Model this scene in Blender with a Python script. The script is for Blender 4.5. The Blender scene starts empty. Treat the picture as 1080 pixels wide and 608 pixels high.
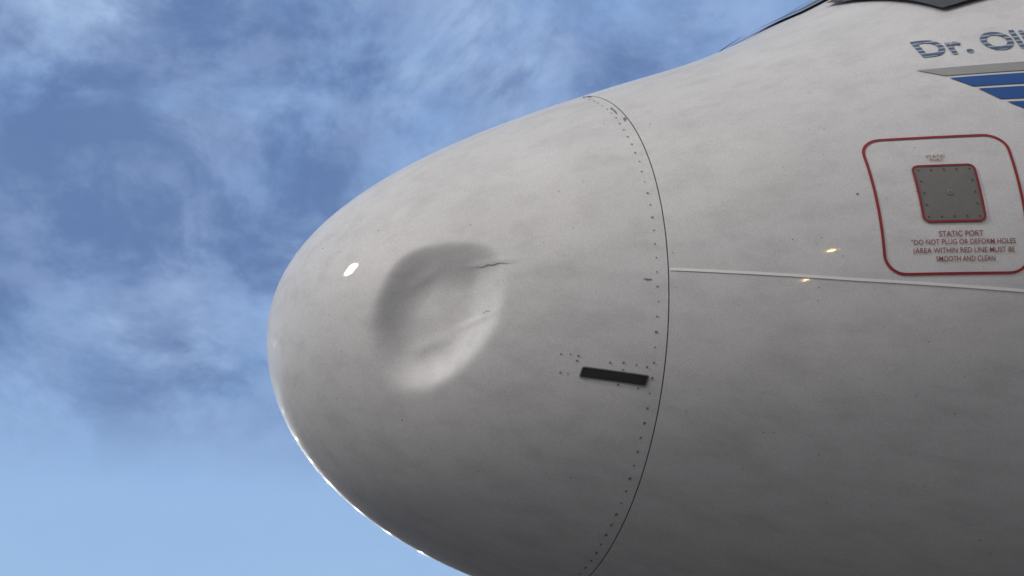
import bpy, math, random
import numpy as np
from mathutils import Vector, Matrix
random.seed(4); rng=np.random.default_rng(4)
sc=bpy.context.scene
sc.view_settings.view_transform='Standard'; sc.view_settings.look='None'; sc.view_settings.exposure=0
GZ=-2.9
# ------------------------------------------------------------ fuselage surface definition (x aft, z up, -y = left side)
def hermite(xs,ys,x,m0=None):
    xs=np.array(xs,float);ys=np.array(ys,float);h=np.diff(xs);d=np.diff(ys)/h
    m=np.zeros(len(xs));m[1:-1]=np.where(d[:-1]*d[1:]>0,2*d[:-1]*d[1:]/(d[:-1]+d[1:]+1e-12),0)
    m[0]=d[0] if m0 is None else m0;m[-1]=0
    i=np.clip(np.searchsorted(xs,x)-1,0,len(xs)-2);t=np.clip((x-xs[i])/h[i],0,1)
    return (2*t**3-3*t**2+1)*ys[i]+(t**3-2*t**2+t)*h[i]*m[i]+(-2*t**3+3*t**2)*ys[i+1]+(t**3-t**2)*h[i]*m[i+1]
A=[1.00222,-0.14059,0.02980,0.04881];B=[1.13917,-0.14326,-0.08664,-0.02169];Cc=[0.86657,0.07399,0.01548,-0.00830]
def poly(c,x):
    u=np.sqrt(np.maximum(x,0));return c[0]*u+c[1]*u**2+c[2]*u**3+c[3]*u**4
def dpoly(c,x):
    return (poly(c,x+1e-3)-poly(c,x-1e-3))/2e-3
XS=2.2
def prof(x):
    x=np.asarray(x,float)
    ztp=poly(A,x)+.012*np.sin(np.clip(x/1.35,0,1)*np.pi)+.16*np.clip((x-1.35)/.75,0,2)**2
    z2=float(poly(A,2.0)+.16*(.65/.75)**2);s2=float(dpoly(A,2.0))+.32*.65/.75**2
    zt=np.where(x<2.0,ztp,hermite([2.0,2.4,2.9,3.5,4.2,5.5,7,23,28,34],[z2,1.83,2.12,2.29,2.38,2.44,2.45,2.45,2.45,2.2],x,s2))
    zm0=(poly(A,x)-poly(B,x))/2
    zmf=lambda x:(poly(A,x)-poly(B,x))/2
    zm=np.where(x<XS,zm0,hermite([XS,3,4,5.5,7,23,28,34],[float(zmf(XS)),.38,.43,.45,.45,.45,.7,1.6],x,float((zmf(XS+.001)-zmf(XS-.001))/.002)))
    zb=np.where(x<1.0,-poly(B,x),hermite([1,1.25,1.6,2,3,4,5,6.5,8,21,26,34],[float(-poly(B,1.)),-.948,-1.025,-1.1,-1.27,-1.4,-1.48,-1.54,-1.55,-1.55,-.9,1.1],x,float(-dpoly(B,1.))))
    w=np.where(x<XS,poly(Cc,x),hermite([XS,3,4,5,6.5,8,23,28,34],[float(poly(Cc,XS)),1.71,1.88,1.95,1.98,1.98,1.98,1.4,.35],x,float(dpoly(Cc,XS))))
    return zt,zm,zb,w
def surf(x,th):
    x=np.asarray(x,float);th=np.asarray(th,float);x,th=np.broadcast_arrays(x,th)
    zt,zm,zb,w=prof(x);s=np.sin(th)
    return np.stack([x,-w*np.cos(th),zm+np.where(s>0,(zt-zm),(zm-zb))*s],-1)
def nrm(x,th):
    e=1e-4
    a=surf(np.maximum(x,2e-4)+e,th)-surf(np.maximum(x,2e-4)-e,th);b=surf(np.maximum(x,2e-4),th+e)-surf(np.maximum(x,2e-4),th-e)
    n=np.cross(a,b);n/=np.linalg.norm(n,axis=-1,keepdims=True)+1e-12
    c=surf(np.maximum(x,2e-4),th);zt,zm,zb,w=prof(x);ctr=np.stack([c[...,0]+.3,0*c[...,1],zm+0*c[...,2]],-1)
    sg=np.sign(((c-ctr)*n).sum(-1,keepdims=True));return n*np.where(sg==0,1,sg)
def th_of(x,z):
    zt,zm,zb,w=prof(x);s=np.where(z>zm,(z-zm)/(zt-zm),(z-zm)/(zm-zb));return np.arcsin(np.clip(s,-1,1))
def on(x,z,off=0.0):
    x=np.asarray(x,float);z=np.asarray(z,float);x,z=np.broadcast_arrays(x,z);t=th_of(x,z)
    return surf(x,t)+nrm(x,t)*off
def on_top(x,y,off=0.0):
    x=np.asarray(x,float);y=np.asarray(y,float);x,y=np.broadcast_arrays(x,y);w=prof(x)[3];t=np.arccos(np.clip(-y/w,-1,1))
    return surf(x,t)+nrm(x,t)*off
# ------------------------------------------------------------ helpers
def link(o,parent=None):
    sc.collection.objects.link(o)
    if parent: o.parent=parent
    return o
def mesh(name,V,F,mats,parent=None,smooth=True,mi=None):
    me=bpy.data.meshes.new(name);V=np.asarray(V,float).reshape(-1,3)
    me.from_pydata(V.tolist(),[],[list(map(int,f)) for f in F])
    for m in (mats if isinstance(mats,list) else [mats]): me.materials.append(m)
    if mi is not None: me.polygons.foreach_set('material_index',np.asarray(mi,dtype=np.int32))
    me.polygons.foreach_set('use_smooth',[smooth]*len(me.polygons));me.update()
    return link(bpy.data.objects.new(name,me),parent)
def grid_faces(n,m,wrap=False,flip=False):
    i,j=np.meshgrid(np.arange(n-1),np.arange(m if wrap else m-1),indexing='ij')
    a=i*m+j;b=i*m+(j+1)%m;c=(i+1)*m+(j+1)%m;d=(i+1)*m+j
    F=np.stack([a,b,c,d],-1).reshape(-1,4);return F[:,::-1] if flip else F
class G:
    def __init__(s,name):
        s.m=bpy.data.materials.new(name);s.m.use_nodes=True;s.t=s.m.node_tree;s.b=s.t.nodes['Principled BSDF']
    def n(s,ty,**k):
        x=s.t.nodes.new(ty)
        for a,v in k.items():
            if a in x.inputs.keys(): x.inputs[a].default_value=v
            else: setattr(x,a,v)
        return x
    def l(s,a,b): s.t.links.new(a,b)
    def mr(s,src,a,b,c,d):
        r=s.n('ShaderNodeMapRange')
        for i,v in enumerate((a,b,c,d)): r.inputs[i+1].default_value=v
        s.l(src,r.inputs[0]);return r.outputs[0]
def simple(name,col,rough=.5,metal=0.,coat=0.,var=.12,scale=30.):
    g=G(name);tc=g.n('ShaderNodeTexCoord');no=g.n('ShaderNodeTexNoise',Scale=scale,Detail=4.);g.l(tc.outputs['Object'],no.inputs['Vector'])
    mx=g.n('ShaderNodeMixRGB');mx.inputs[1].default_value=(*[c*(1-var) for c in col],1);mx.inputs[2].default_value=(*[min(1,c*(1+var)) for c in col],1)
    g.l(no.outputs['Fac'],mx.inputs[0]);g.l(mx.outputs[0],g.b.inputs['Base Color'])
    g.b.inputs['Roughness'].default_value=rough;g.b.inputs['Metallic'].default_value=metal;g.b.inputs['Coat Weight'].default_value=coat
    return g.m
def emis(name,col,st):
    g=G(name);g.b.inputs['Base Color'].default_value=(.8,.8,.8,1);g.b.inputs['Emission Color'].default_value=(*col,1);g.b.inputs['Emission Strength'].default_value=st;return g.m
def paint(name,base,seed):
    g=G(name);tc=g.n('ShaderNodeTexCoord')
    mp=g.n('ShaderNodeMapping');g.l(tc.outputs['Object'],mp.inputs[0]);mp.inputs['Location'].default_value=(seed,seed*2,0)
    n1=g.n('ShaderNodeTexNoise',Scale=2.2,Detail=5.,Roughness=.6);n2=g.n('ShaderNodeTexNoise',Scale=230.,Detail=1.,Roughness=.8)
    mp2=g.n('ShaderNodeMapping');g.l(tc.outputs['Object'],mp2.inputs[0]);mp2.inputs['Scale'].default_value=(.7,5,5)
    n3=g.n('ShaderNodeTexNoise',Scale=3.,Detail=5.,Roughness=.65);g.l(mp2.outputs[0],n3.inputs[0])
    for n in(n1,n2): g.l(mp.outputs[0],n.inputs[0])
    r1=g.mr(n1.outputs['Fac'],.3,.75,1.03,.90);r2=g.mr(n2.outputs['Fac'],.3,.7,.91,1.07);r3=g.mr(n3.outputs['Fac'],.45,.8,1.,.82)
    vo=g.n('ShaderNodeTexVoronoi',Scale=22.);g.l(mp.outputs[0],vo.inputs[0])
    r4=g.mr(vo.outputs['Distance'],.03,.07,.68,1.)
    vs=g.n('ShaderNodeMath',operation='GREATER_THAN');g.l(vo.outputs['Color'],vs.inputs[0]);vs.inputs[1].default_value=.28
    mm=g.n('ShaderNodeMath',operation='MAXIMUM');g.l(r4,mm.inputs[0]);g.l(vs.outputs[0],mm.inputs[1])
    p=None
    for s in (r1,r2,r3,mm.outputs[0]):
        if p is None:p=s;continue
        m=g.n('ShaderNodeMath',operation='MULTIPLY');g.l(p,m.inputs[0]);g.l(s,m.inputs[1]);p=m.outputs[0]
    sc_=g.n('ShaderNodeVectorMath',operation='SCALE');sc_.inputs[0].default_value=base;g.l(p,sc_.inputs['Scale']);g.l(sc_.outputs[0],g.b.inputs['Base Color'])
    at=g.n('ShaderNodeAttribute',attribute_name='scuff')      # crushed, dulled paint inside the dent
    rr=g.n('ShaderNodeMath',operation='ADD');g.l(g.mr(n1.outputs['Fac'],.3,.7,.42,.55),rr.inputs[0]);sm=g.n('ShaderNodeMath',operation='MULTIPLY');g.l(at.outputs['Fac'],sm.inputs[0]);sm.inputs[1].default_value=.3;g.l(sm.outputs[0],rr.inputs[1]);g.l(rr.outputs[0],g.b.inputs['Roughness'])
    g.b.inputs['Specular IOR Level'].default_value=.22
    g.l(g.mr(at.outputs['Fac'],0,1,.30,0.),g.b.inputs['Coat Weight']);g.b.inputs['Coat Roughness'].default_value=.04
    bp=g.n('ShaderNodeBump',Strength=.05,Distance=.004);nb=g.n('ShaderNodeTexNoise',Scale=9.,Detail=3.);g.l(mp.outputs[0],nb.inputs[0]);g.l(nb.outputs['Fac'],bp.inputs['Height']);g.l(bp.outputs[0],g.b.inputs['Normal'])
    return g.m
M_rad=paint('radome_paint',(.725,.73,.745),3.);M_fus=paint('fuselage_paint',(.735,.74,.755),9.)
M_seal=simple('dark_sealant',(.2,.2,.2),.7);M_slot=simple('slot_rubber',(.022,.024,.027),.7);M_screw=simple('screw_steel',(.24,.235,.23),.5,.2)
M_red=simple('red_marking',(.30,.022,.028),.5,var=.25);M_redtxt=simple('red_lettering',(.26,.06,.06),.5,var=.3,scale=90)
M_plate=simple('bare_metal_plate',(.20,.195,.195),.6,.1,var=.10,scale=60);M_plated=simple('plate_hole',(.07,.07,.07),.6)
M_blue=simple('blue_livery',(.012,.09,.33),.45,coat=.1);M_grey=simple('grey_livery',(.33,.34,.34),.45,coat=.1)
M_white=simple('white_line',(.97,.97,.97),.4,coat=.1,var=.03);M_chip=simple('paint_chip',(.22,.21,.20),.7)
M_glass=simple('cockpit_glass',(.03,.05,.07),.05,coat=1.);M_frame=simple('window_frame',(.06,.065,.07),.5)
M_tyre=simple('tyre_rubber',(.02,.02,.02),.8);M_strut=simple('gear_strut',(.5,.5,.5),.4,.5)
plane=link(bpy.data.objects.new('airplane',None))
# ------------------------------------------------------------ radome with bird strike dent
poly_d=np.array([(.266,-.115),(.283,-.03),(.322,.062),(.380,.100),(.46,.100),(.545,.082),(.588,.02),(.592,-.06),(.575,-.16),(.52,-.245),(.45,-.308),(.385,-.318),(.318,-.28),(.282,-.21)])
KX=1.25
def blur1(a,s,ax):
    r=int(3*s)+1;k=np.exp(-np.arange(-r,r+1)**2/(2*s*s));k/=k.sum()
    return np.apply_along_axis(lambda v:np.convolve(np.pad(v,r,mode='edge'),k,'valid'),ax,a)
gx=np.arange(.15*KX,.75*KX,.003);gz=np.arange(-.45,.25,.003)
def dent_field():
    Xg,Zg=np.meshgrid(gx,gz,indexing='ij');P=np.stack([Xg,Zg],-1);Q=poly_d*np.array([KX,1.])
    for _ in range(3):
        Q=np.stack([.75*Q+.25*np.roll(Q,-1,0),.25*Q+.75*np.roll(Q,-1,0)],1).reshape(-1,2)
    dmin=np.full(Xg.shape,9.);ins=np.zeros(Xg.shape,bool);n=len(Q)
    for i in range(n):
        a=Q[i];b=Q[(i+1)%n];ab=b-a;t=np.clip(((P-a)@ab)/(ab@ab+1e-12),0,1);d=np.linalg.norm(P-(a+t[...,None]*ab),axis=-1);dmin=np.minimum(dmin,d)
        c=((a[1]>P[...,1])!=(b[1]>P[...,1]))&(P[...,0]<(b[0]-a[0])*(P[...,1]-a[1])/(b[1]-a[1]+1e-12)+a[0]);ins^=c
    sd=np.where(ins,dmin,-dmin)
    u=np.clip((Xg/KX-.27)/.32,0,1);v=np.clip((.10-Zg)/.40,0,1)
    fall=.135-.045*v+.06*u*(1-v)
    t=np.clip((sd+.004)/fall,0,1);s=np.sin(t*np.pi/2)**1.1
    s=blur1(blur1(s,2.6,0),2.6,1)
    s1=blur1(blur1(s,5.0,0),5.0,1);vv=np.clip(v*1.6,0,1);s=s*(1-vv)+s1*vv
    D=-.061*s
    def ridge(x0,z0,x1,z1,wd,am):
        a=np.array([x0*KX,z0]);b=np.array([x1*KX,z1]);ab=b-a;t=((P-a)@ab)/(ab@ab);tc=np.clip(t,0,1);d=np.linalg.norm(P-(a+tc[...,None]*ab),axis=-1);return am*np.exp(-(d/wd)**2)*np.sin(np.clip(t,.02,.98)*np.pi)
    D+=ridge(.45,.035,.66,.02,.007,.0018)+ridge(.44,-.165,.60,-.12,.012,.003)+ridge(.33,-.22,.50,-.17,.026,.004)+ridge(.33,-.02,.44,.055,.016,.002)
    return D,s
DF,SF=dent_field()
def samp(A_,x,z):
    a=(x*KX-gx[0])/.003;b=(z-gz[0])/.003
    ok=(a>1)&(a<len(gx)-3)&(b>1)&(b<len(gz)-3);a=np.clip(a,0,len(gx)-2.01);b=np.clip(b,0,len(gz)-2.01)
    i=a.astype(int);j=b.astype(int);fa=a-i;fb=b-j
    v=A_[i,j]*(1-fa)*(1-fb)+A_[i+1,j]*fa*(1-fb)+A_[i,j+1]*(1-fa)*fb+A_[i+1,j+1]*fa*fb
    return np.where(ok,v,0)
def dent(x,z): return samp(DF,x,z)
nx,nt=320,760
us=np.linspace(0,1,nx);xs=us**2*.9985;xs[0]=1e-6
ths=np.linspace(0,2*np.pi,nt,endpoint=False)
X,T=np.meshgrid(xs,ths,indexing='ij');P=surf(X,T);N=nrm(X,T);Z0=P[...,2].copy()
near=np.cos(T)>0;D=np.where(near,dent(X,Z0),0);SCF=np.where(near,np.clip(samp(SF,X,Z0)*5,0,1),0)
P=P+N*D[...,None]
ro=mesh('radome',P.reshape(-1,3),grid_faces(nx,nt,True),[M_rad],plane)
at=ro.data.attributes.new('scuff','FLOAT','POINT');at.data.foreach_set('value',SCF.reshape(-1).astype(np.float32))
def ring(x,off,n=288):
    t=np.linspace(0,2*np.pi,n,endpoint=False);return surf(np.full(n,x),t)+nrm(np.full(n,x),t)*off
mesh('radome_seam_groove',np.concatenate([ring(.9984,-.0003),ring(.999,-.004),ring(1.001,-.004),ring(1.0016,-.0003)]),grid_faces(4,288,True),M_seal,plane,False)
# ------------------------------------------------------------ fuselage
xf=np.concatenate([np.arange(1.0015,5.5,.03),np.arange(5.6,34.01,.35)])
nt2=360;ths2=np.linspace(0,2*np.pi,nt2,endpoint=False);X,T=np.meshgrid(xf,ths2,indexing='ij');P=surf(X,T)
mesh('fuselage_skin',P.reshape(-1,3),grid_faces(len(xf),nt2,True),[M_fus],plane)
# ------------------------------------------------------------ surface decals
def patch(name,fx,nu,nv,mat,off=.002):
    u,v=np.meshgrid(np.linspace(0,1,nu),np.linspace(0,1,nv),indexing='ij');x,z=fx(u,v)
    return mesh(name,on(x,z,off),grid_faces(nu,nv),mat,plane)
def strip(name,pts,wd,mat,off=.002,closed=False,seg=.01,fn=on,taper=False):
    pts=np.array(pts,float);Q=np.vstack([pts,pts[:1]]) if closed else pts
    out=[Q[0]]
    for a,b in zip(Q[:-1],Q[1:]):
        k=max(1,int(np.linalg.norm(b-a)/seg));out+= [a+(b-a)*i/k for i in range(1,k+1)]
    q=np.array(out)
    if closed:q=q[:-1];tg=np.roll(q,-1,0)-np.roll(q,1,0)
    else: tg=np.gradient(q,axis=0)
    tg/=np.linalg.norm(tg,axis=1)[:,None]+1e-12;nn=np.stack([-tg[:,1],tg[:,0]],-1)*wd/2
    if taper: nn*=(.15+rng.uniform(.5,1,len(q))*np.sin(np.linspace(.05,np.pi-.05,len(q))))[:,None]
    a=q+nn;b=q-nn;V=np.stack([fn(a[:,0],a[:,1],off),fn(b[:,0],b[:,1],off)],1).reshape(-1,3);n=len(q)
    F=[(2*i,2*i+1,2*((i+1)%n)+1,2*((i+1)%n)) for i in range(n if closed else n-1)]
    return mesh(name,V,F,mat,plane)
def rrect(x0,x1,z0,z1,r,skew=0.,n=8):
    o=[]
    for cx,cz,a0 in((x1-r,z1-r,0),(x0+r,z1-r,90),(x0+r,z0+r,180),(x1-r,z0+r,270)):
        for k in range(n+1):
            a=math.radians(a0+90*k/n);o.append((cx+r*math.cos(a),cz+r*math.sin(a)))
    return o
def disc_mesh(name,cs,r,mat,off=.0015):
    V=[];F=[]
    for (x,z,s) in cs:
        k=10;a=np.linspace(0,2*np.pi,k,endpoint=False);b=len(V)
        V+=on(x+r*s*np.cos(a),z+r*s*np.sin(a),off).tolist();F.append(list(range(b,b+k)))
    return mesh(name,V,F,mat,plane,smooth=False)
def dens(pts,seg=.03):
    pts=np.array(pts,float);o=[]
    for a,b in zip(pts,np.roll(pts,-1,0)):
        k=max(1,int(np.linalg.norm(b-a)/seg));o+=[a+(b-a)*i/k for i in range(k)]
    return np.array(o)
def fill(name,pts,mat,off=.002,fn=on,rings=6):
    pts=np.array(pts);c=pts.mean(0);V=[fn(c[0],c[1],off).tolist()];n=len(pts)
    for k in range(1,rings+1):
        q=c+(pts-c)*k/rings;V+=fn(q[:,0],q[:,1],off).tolist()
    F=[(0,1+i,1+(i+1)%n) for i in range(n)]
    for k in range(rings-1):
        for i in range(n):
            F.append((1+k*n+i,1+(k+1)*n+i,1+(k+1)*n+(i+1)%n,1+k*n+(i+1)%n))
    return mesh(name,V,F,mat,plane)
# cockpit windows
for s in(1,-1):
    for nm,pts in(('windshield_pane',[(1.80,.05),(1.80,.47),(1.91,.655),(2.34,.88),(2.44,.05)]),('side_window_pane',[(1.93,.785),(2.03,1.16),(2.58,1.42),(2.74,1.2),(2.40,1.0)]),('rear_side_window_pane',[(2.64,1.45),(3.05,1.58),(3.10,1.40),(2.80,1.23)])):
        q=dens([(a,-s*b) for a,b in pts])
        fill(nm,q,M_glass,.008,on_top,12);strip(nm+'_frame',q,.028,M_frame,.016,True,fn=on_top,seg=.03)
# static port
strip('static_port_red_outline',rrect(1.541,1.917,-.085,.341,.055),.0075,M_red,.0022,True)
fill('static_port_plate',rrect(1.651,1.811,.064,.240,.016),M_plate,.003)
strip('static_port_plate_border',rrect(1.651,1.811,.064,.240,.016),.006,M_red,.0042,True)
cs=[(x,z,1) for x in (1.665,1.698,1.731,1.764,1.797) for z in(.078,.226)]+[(x,z,1) for x in(1.665,1.797) for z in(.115,.152,.189)]
disc_mesh('plate_screws',cs,.0026,M_plated,.0045)
disc_mesh('static_port_hole',[(1.731,.152,1)],.009,M_screw,.0046);disc_mesh('static_port_bore',[(1.731,.152,1)],.002,M_plated,.0056)
def text(name,body,x0,x1,z0,h,mat,off=.003,slope=0.,bold=0.,shear=0.):
    cu=bpy.data.curves.new(name,'FONT');cu.body=body;cu.size=1;cu.offset=bold;cu.shear=shear;cu.resolution_u=4
    o=bpy.data.objects.new(name,cu);sc.collection.objects.link(o);bpy.context.view_layer.update()
    me=bpy.data.meshes.new_from_object(o.evaluated_get(bpy.context.evaluated_depsgraph_get()));bpy.data.objects.remove(o)
    v=np.array([p.co[:] for p in me.vertices]);mn=v.min(0);mxx=v.max(0)
    u=(v[:,0]-mn[0])/(mxx[0]-mn[0]);z=z0+v[:,1]/.72*h+slope*u*(x1-x0);x=x0+u*(x1-x0)
    q=on(x,z,off)
    for p,c in zip(me.vertices,q):p.co=c
    me.materials.append(mat);return link(bpy.data.objects.new(name,me),plane)
text('static_port_lettering_1',"STATIC PORT",1.685,1.80,.020,.016,M_redtxt,bold=.006)
text('static_port_lettering_2','"DO NOT PLUG OR DEFORM HOLES',1.612,1.882,-.003,.015,M_redtxt,bold=.004)
text('static_port_lettering_3',"(AREA WITHIN RED LINE MUST BE",1.615,1.878,-.027,.015,M_redtxt,bold=.004)
text('static_port_lettering_4',"SMOOTH AND CLEAN",1.672,1.825,-.051,.015,M_redtxt,bold=.004)
text('static_port_lettering_5',"STATIC",1.696,1.746,.268,.009,M_redtxt,bold=.006);text('static_port_lettering_6',"PORT",1.704,1.738,.256,.008,M_redtxt,bold=.006)
# name lettering, striped film
g=G('name_lettering');tc=g.n('ShaderNodeTexCoord');sp=g.n('ShaderNodeSeparateXYZ');g.l(tc.outputs['Object'],sp.inputs[0])
nz=g.n('ShaderNodeTexNoise',Scale=9.,Detail=2.);g.l(tc.outputs['Object'],nz.inputs[0])
mu=g.n('ShaderNodeMath',operation='MULTIPLY_ADD');g.l(sp.outputs[2],mu.inputs[0]);mu.inputs[1].default_value=330.;g.l(nz.outputs['Fac'],mu.inputs[2])
si=g.n('ShaderNodeMath',operation='SINE');g.l(mu.outputs[0],si.inputs[0]);gt=g.n('ShaderNodeMath',operation='GREATER_THAN');g.l(si.outputs[0],gt.inputs[0]);gt.inputs[1].default_value=.7
mx=g.n('ShaderNodeMixRGB');g.l(gt.outputs[0],mx.inputs[0]);mx.inputs[1].default_value=(.08,.13,.23,1);mx.inputs[2].default_value=(.5,.52,.56,1);g.l(mx.outputs[0],g.b.inputs['Base Color'])
text('name_lettering',"Dr. Oliver",1.842,2.285,.690,.092,g.m,bold=.022,shear=.12)
def band(name,xa,za,xb,zb_,xc,zc_,xd,zd,mat):
    def f(u,v):
        return (xa+(xb-xa)*u)*(1-v)+(xc+(xd-xc)*u)*v,(za+(zb_-za)*u)*(1-v)+(zc_+(zd-zc_)*u)*v
    patch(name,f,30,5,mat,.0025)
band('livery_grey_feather',1.795,.626,2.6,.622,1.855,.588,2.6,.584,M_grey)
band('livery_blue_feather_1',1.862,.577,2.6,.574,1.905,.533,2.6,.530,M_blue)
band('livery_blue_feather_2',1.915,.522,2.6,.518,1.955,.474,2.6,.470,M_blue)
band('livery_blue_feather_3',1.968,.462,2.6,.458,2.03,.412,2.6,.408,M_blue)
strip('fuselage_white_line',[(1.004,-.044),(1.15,-.061),(1.46,-.095),(1.9,-.134),(2.4,-.17)],.008,M_white,.002)  # thin white strip running aft from the seam along the side
def rotslot(r,grow=0):
    a=np.array([.803,-.3135]);b=np.array([.955,-.343]);d=(b-a)/np.linalg.norm(b-a);n=np.array([-d[1],d[0]]);hw=.0125+grow;o=[]
    L=np.linalg.norm(b-a)
    for cx,cz,a0 in((L+.006+grow-r,hw-r,0),(-.006-grow+r,hw-r,90),(-.006-grow+r,-hw+r,180),(L+.006+grow-r,-hw+r,270)):
        for k in range(5):
            t=math.radians(a0+22.5*k);u=cx+r*math.cos(t);v=cz+r*math.sin(t);o.append(tuple(a+d*u+n*v))
    return o
fill('drain_slot',rotslot(.004),M_slot,.002);strip('drain_slot_rim',rotslot(.005,.001),.003,M_seal,.003,True)
tt=np.arange(-1.35,1.5,.047);cs=[]
for t in tt:
    xx=.972+rng.normal(0,.0008);p=surf(xx,t);cs.append((xx,float(p[2]),rng.uniform(.55,1.1)))
disc_mesh('seam_screws',cs,.0033,M_screw)
cs=[(x+rng.normal(0,.002),z+rng.normal(0,.002),rng.uniform(.6,1.)) for x,z in [(.745,-.265),(.765,-.268),(.785,-.271),(.742,-.31),(.762,-.315),(.782,-.28),(.87,-.292),(.90,-.297),(.93,-.302),(.90,-.312),(.955,-.31),(.94,-.36),(.89,-.35)]]
disc_mesh('slot_screws',cs,.003,M_screw)
disc_mesh('skin_rivets',[(1.496,.158,1.)],.0035,M_chip)
def chip(name,pts,wd): strip(name,pts,wd,M_chip,.0015,seg=.004,taper=True)
chip('paint_chip_1',[(.938,-.068),(.95,-.071),(.960,-.070)],.006)
for i in range(12):
    t=rng.uniform(.55,1.3);x=.988+rng.normal(0,.004);z=float(surf(x,t)[2]);chip('paint_chip_%d'%(i+3),[(x,z),(x+.002,z+rng.uniform(.01,.04))],rng.uniform(.003,.008))
def on_dent(x,z,off):
    x=np.asarray(x,float);z=np.asarray(z,float);x,z=np.broadcast_arrays(x,z);t=th_of(x,z);return surf(x,t)+nrm(x,t)*(off+dent(x,z))[...,None]
strip('dent_crack',[(.515,.026),(.535,.020),(.55,.022),(.565,.016),(.58,.017),(.61,.010)],.0026,M_chip,.0018,seg=.004,fn=on_dent,taper=True)
strip('dent_crack_small',[(.53,-.125),(.545,-.120),(.560,-.124)],.002,M_chip,.0018,seg=.004,fn=on_dent,taper=True)
cs=[]
for i in range(110):
    x=rng.uniform(.1,2.2);z=rng.uniform(-.8,.8)*min(1,x**.5*.9)
    if .22<x<.65 and -.36<z<.15: continue
    cs.append((x,z,rng.uniform(.4,1)))
disc_mesh('dirt_specks',cs,.002,M_screw,.001)
# ------------------------------------------------------------ rest of the aircraft (out of frame)
for sgn in(-1,1):
    def slab(name,pts,t,mat):
        V=[];k=len(pts)
        for dz in(-1,1):
            for (x,y,z,s) in pts: V.append((x,y,z+dz*t*s/2))
        F=[tuple(range(k))[::-1],tuple(range(k,2*k))]+[(i,(i+1)%k,k+(i+1)%k,k+i) for i in range(k)]
        o=mesh(name,V,F,mat,plane,False);b=o.modifiers.new('b','BEVEL');b.width=.08;b.segments=3;return o
    slab('wing',[(11.5,sgn*1.7,-.9,1),(18,sgn*1.7,-.9,.6),(19.2,sgn*6,-.5,.5),(21.3,sgn*17,.5,.3),(19.8,sgn*17,.5,.4)],.6,M_fus)
    slab('tailplane',[(29,sgn*.7,1.9,1),(32.4,sgn*.5,1.9,.6),(33.6,sgn*6,2.3,.4),(32.3,sgn*6,2.3,.5)],.25,M_fus)
mesh('tail_fin',[(26,-.12,2.3),(32.5,-.1,2.2),(34.6,-.05,8.2),(32.3,-.05,8.2),(26,.12,2.3),(32.5,.1,2.2),(34.6,.05,8.2),(32.3,.05,8.2)],[(0,1,2,3),(7,6,5,4),(0,4,5,1),(1,5,6,2),(2,6,7,3),(3,7,4,0)],M_blue,plane,False)
def cyl(name,a,b,r,mat,n=32):
    a=Vector(a);b=Vector(b);d=(b-a);q=d.to_track_quat('Z','Y');V=[];L=d.length
    prof_=[(0,r*.6),(0,r*.92),(L*.06,r),(L*.94,r),(L,r*.92),(L,r*.6)]
    for h,rr in prof_:
        for i in range(n):
            t=2*math.pi*i/n;V.append(a+q@Vector((rr*math.cos(t),rr*math.sin(t),h)))
    F=grid_faces(len(prof_),n,True).tolist()+[list(range(n))[::-1],list(range((len(prof_)-1)*n,len(prof_)*n))]
    return mesh(name,[tuple(v) for v in V],F,mat,plane)
cyl('nose_gear_strut',(5.2,0,-1.4),(5.3,0,GZ+.4),.09,M_strut);cyl('nose_gear_axle',(5.3,-.3,GZ+.38),(5.3,.3,GZ+.38),.05,M_strut)
for y in(-.36,.14): cyl('nose_gear_wheel',(5.3,y,GZ+.38),(5.3,y+.22,GZ+.38),.38,M_tyre)
for s in(-1,1):
    cyl('main_gear_strut',(17,s*3.6,-.8),(17,s*3.8,GZ+.55),.14,M_strut)
    for dy in(-.45,.1): cyl('main_gear_wheel',(17,s*3.8+dy,GZ+.58),(17,s*3.8+dy+.38,GZ+.58),.58,M_tyre)
# ------------------------------------------------------------ ground
g=G('asphalt_apron');tc=g.n('ShaderNodeTexCoord');n1=g.n('ShaderNodeTexNoise',Scale=.4,Detail=6.);g.l(tc.outputs['Object'],n1.inputs[0])
br=g.n('ShaderNodeTexBrick',Scale=.2);br.offset=0;br.inputs['Mortar Size'].default_value=.006;br.inputs['Color1'].default_value=(.085,.079,.076,1);br.inputs['Color2'].default_value=(.074,.07,.068,1);br.inputs['Mortar'].default_value=(.04,.04,.04,1);g.l(tc.outputs['Object'],br.inputs[0])
mx=g.n('ShaderNodeMixRGB',blend_type='MULTIPLY');mx.inputs[0].default_value=.4;g.l(br.outputs['Color'],mx.inputs[1]);g.l(n1.outputs['Color'],mx.inputs[2]);g.l(mx.outputs[0],g.b.inputs['Base Color']);g.b.inputs['Roughness'].default_value=.8
mesh('ground',[(-3000,-3000,GZ),(3000,-3000,GZ),(3000,3000,GZ),(-3000,3000,GZ)],[(0,1,2,3)],g.m,None,False)
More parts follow.
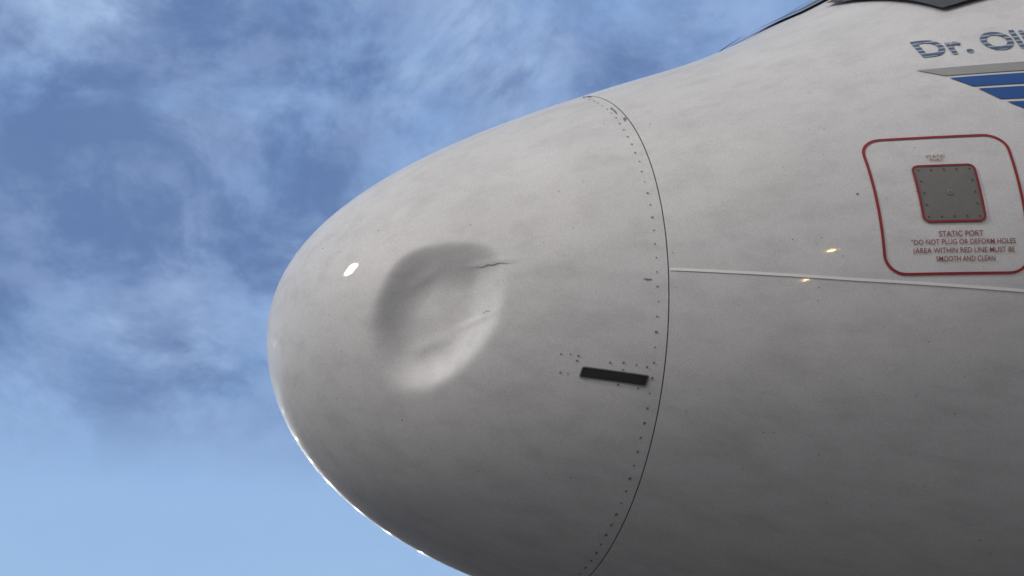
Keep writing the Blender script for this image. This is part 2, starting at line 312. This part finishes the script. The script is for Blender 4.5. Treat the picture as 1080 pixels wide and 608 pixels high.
# ------------------------------------------------------------ apron floodlights
E1=emis('floodlight_white',(1,.93,.8),260.);E2=emis('floodlight_warm',(1,.6,.22),330.);E3=emis('floodlight_bank',(1,.97,.9),6000.);M_pole=simple('pole_steel',(.2,.2,.2),.5,.4)
def mast(x,y,h,r,mat,heads=1):
    root=link(bpy.data.objects.new('apron_floodlight',None));root.location=(x,y,GZ)
    V=[];F=[]
    def c(z0,z1,ra,rb,cx=0,cy=0,n=10):
        b=len(V)
        for z,rr in((z0,ra),(z1,rb)):
            for i in range(n):
                t=2*math.pi*i/n;V.append((cx+rr*math.cos(t),cy+rr*math.sin(t),z))
        F.extend([(b+i,b+(i+1)%n,b+n+(i+1)%n,b+n+i) for i in range(n)]);F.append(tuple(range(b+n,b+2*n)));F.append(tuple(range(b,b+n))[::-1])
    c(0,.5,.4,.4);c(.5,h-r,.18,.07);c(h+r*1.02,h+r*1.3,r*1.1,r*.5)
    mesh('pole',V,F,M_pole,root,False)
    for k in range(heads):
        ang=np.linspace(0,2*np.pi,10,endpoint=False);ph=np.linspace(.02,np.pi-.02,6);A_,B_=np.meshgrid(ph,ang,indexing='ij')
        V=np.stack([r*np.sin(A_)*np.cos(B_)+(k-(heads-1)/2)*r*2.1,r*np.sin(A_)*np.sin(B_),h+r*np.cos(A_)],-1)
        mesh('lamp_head',V,grid_faces(6,10,True),mat,root)
mast(-29,-1.0,-GZ+19.3,1.0,E1,2)
mast(-3.4,-62,-GZ+13.,.38,E2);mast(-5.5,-60,-GZ+2.9,.28,E2)
def at_(az,el,d,r):
    a=math.radians(az);mast(-.2+d*math.sin(a),-2.86+d*math.cos(a),-.957-GZ+d*math.tan(math.radians(el)),r,E3)
for az,el,r in [(-34.7,11.5,.22),(-22,3.6,.18),(-14.5,2.8,.16),(-7,1.9,.24),(-2,1.8,.26),(2.2,1.8,.30),(6.5,1.7,.30),(10,1.6,.32),(13.2,1.6,.32)]: at_(az,el,90,r)
# ------------------------------------------------------------ world
w=bpy.data.worlds.new('World');sc.world=w;w.use_nodes=True;t=w.node_tree;t.nodes.clear();N_=t.nodes.new;L=t.links.new
SUN=Vector((-.52,-.38,.76)).normalized();el=math.asin(SUN.z);
out=N_('ShaderNodeOutputWorld');bg=N_('ShaderNodeBackground');L(bg.outputs[0],out.inputs[0]);bg.inputs[1].default_value=.1
sky=N_('ShaderNodeTexSky');sky.sky_type='NISHITA';sky.sun_disc=False;sky.sun_elevation=el;sky.sun_rotation=math.atan2(SUN.x,SUN.y)
tc=N_('ShaderNodeTexCoord');sx=N_('ShaderNodeSeparateXYZ');L(tc.outputs['Generated'],sx.inputs[0])
def MR(src,a,b,c,d,sm=True):
    m=N_('ShaderNodeMapRange');m.interpolation_type='SMOOTHSTEP' if sm else 'LINEAR'
    for i,v in enumerate((a,b,c,d)):m.inputs[i+1].default_value=v
    L(src,m.inputs[0]);return m.outputs[0]
def NZ(scale,det,rough,loc,dist=0.,sc_=(1,1,1.3)):
    mp=N_('ShaderNodeMapping');L(tc.outputs['Generated'],mp.inputs[0]);mp.inputs['Location'].default_value=loc;mp.inputs['Scale'].default_value=sc_
    n=N_('ShaderNodeTexNoise');n.inputs['Scale'].default_value=scale;n.inputs['Detail'].default_value=det;n.inputs['Roughness'].default_value=rough;n.inputs['Distortion'].default_value=dist;L(mp.outputs[0],n.inputs[0]);return n.outputs['Fac']
def MIX(f,a,b,ty='MIX'):
    m=N_('ShaderNodeMixRGB');m.blend_type=ty
    for i,v in ((0,f),(1,a),(2,b)):
        if isinstance(v,(int,float)):m.inputs[i].default_value=v
        elif isinstance(v,tuple):m.inputs[i].default_value=(*v,1)
        else:L(v,m.inputs[i])
    return m.outputs[0]
def MA(op,a,b):
    m=N_('ShaderNodeMath');m.operation=op
    for i,v in((0,a),(1,b)):
        if isinstance(v,(int,float)):m.inputs[i].default_value=v
        else:L(v,m.inputs[i])
    return m.outputs[0]
def BLOB(az,el,rad,inner=0.):
    a,e=math.radians(az),math.radians(el);d=N_('ShaderNodeVectorMath');d.operation='DOT_PRODUCT';L(tc.outputs['Generated'],d.inputs[0]);d.inputs[1].default_value=(math.sin(a)*math.cos(e),math.cos(a)*math.cos(e),math.sin(e))
    return MR(d.outputs['Value'],math.cos(math.radians(rad)),math.cos(math.radians(inner)),0,1)
n_big=NZ(4.6,9.,.60,(1.3,.2,.7),.35);n_f=NZ(6.,8.,.58,(9,1.4,2),.4);n_s=NZ(9.,7.,.58,(2,6.,1.),.2)
base=MIX(MR(sx.outputs[2],0.03,.42,0,1),(3.1,4.9,7.8),(2.7,4.2,7.2))     # x10 (strength .1)
dens_=MA('ADD',n_big,MA('MULTIPLY',BLOB(-6,36,16),.12));dens_=MA('ADD',dens_,MA('MULTIPLY',BLOB(-8,19,15),.18))
lowmask=MR(sx.outputs[2],.13,.26,0.,1.)
lit=MIX(MA('MULTIPLY',MR(n_f,.40,.68,0,.9),MR(sx.outputs[2],.13,.33,.10,1.)),base,(4.4,5.9,8.5))
c1=MIX(MA('MULTIPLY',MR(dens_,.42,.66,0,.92),lowmask),lit,(1.15,1.95,4.0))
c1=MIX(MA('MULTIPLY',MR(n_s,.46,.66,0,.5),lowmask),c1,(2.9,4.15,6.7))
c1=MIX(MA('MULTIPLY',MR(NZ(5.,7.,.58,(5.,2.,8.),.2),.46,.66,0,.55),lowmask),c1,(1.45,2.3,4.4))
# unseen grey cloud deck overhead and behind, added to neutralise the sky's blue light
back=MR(sx.outputs[1],.35,-.1,0,1);high=MR(sx.outputs[2],.68,.85,0,1)
c1=MIX(MA('MAXIMUM',back,high),c1,MIX(n_f,(2.0,2.15,2.45),(3.5,3.7,4.2)))
fin=MIX(.06,c1,sky.outputs[0])
L(fin,bg.inputs[0])
sd=bpy.data.lights.new('sun','SUN');sd.energy=.92;sd.color=(1,.91,.82);sd.angle=math.radians(60);so=link(bpy.data.objects.new('sun',sd));so.rotation_euler=(-SUN).to_track_quat('-Z','Y').to_euler()
# ------------------------------------------------------------ camera
cd=bpy.data.cameras.new('camera');cam=link(bpy.data.objects.new('camera',cd));sc.camera=cam
yaw,pit,rol,f=.36176,.37212,-.01850,1.15710*780
Fw=np.array([math.sin(yaw)*math.cos(pit),math.cos(yaw)*math.cos(pit),math.sin(pit)]);R=np.array([math.cos(yaw),-math.sin(yaw),0]);U=np.cross(R,Fw)
R2=math.cos(rol)*R+math.sin(rol)*U;U2=-math.sin(rol)*R+math.cos(rol)*U
m=Matrix.Identity(4)
for i in range(3):m[i][0]=R2[i];m[i][1]=U2[i];m[i][2]=-Fw[i]
m[0][3],m[1][3],m[2][3]=-.19521,-2.86332,-.95723
cam.matrix_world=m;cd.sensor_width=36;cd.lens=f/1080*36;cd.clip_start=.05;cd.clip_end=10000
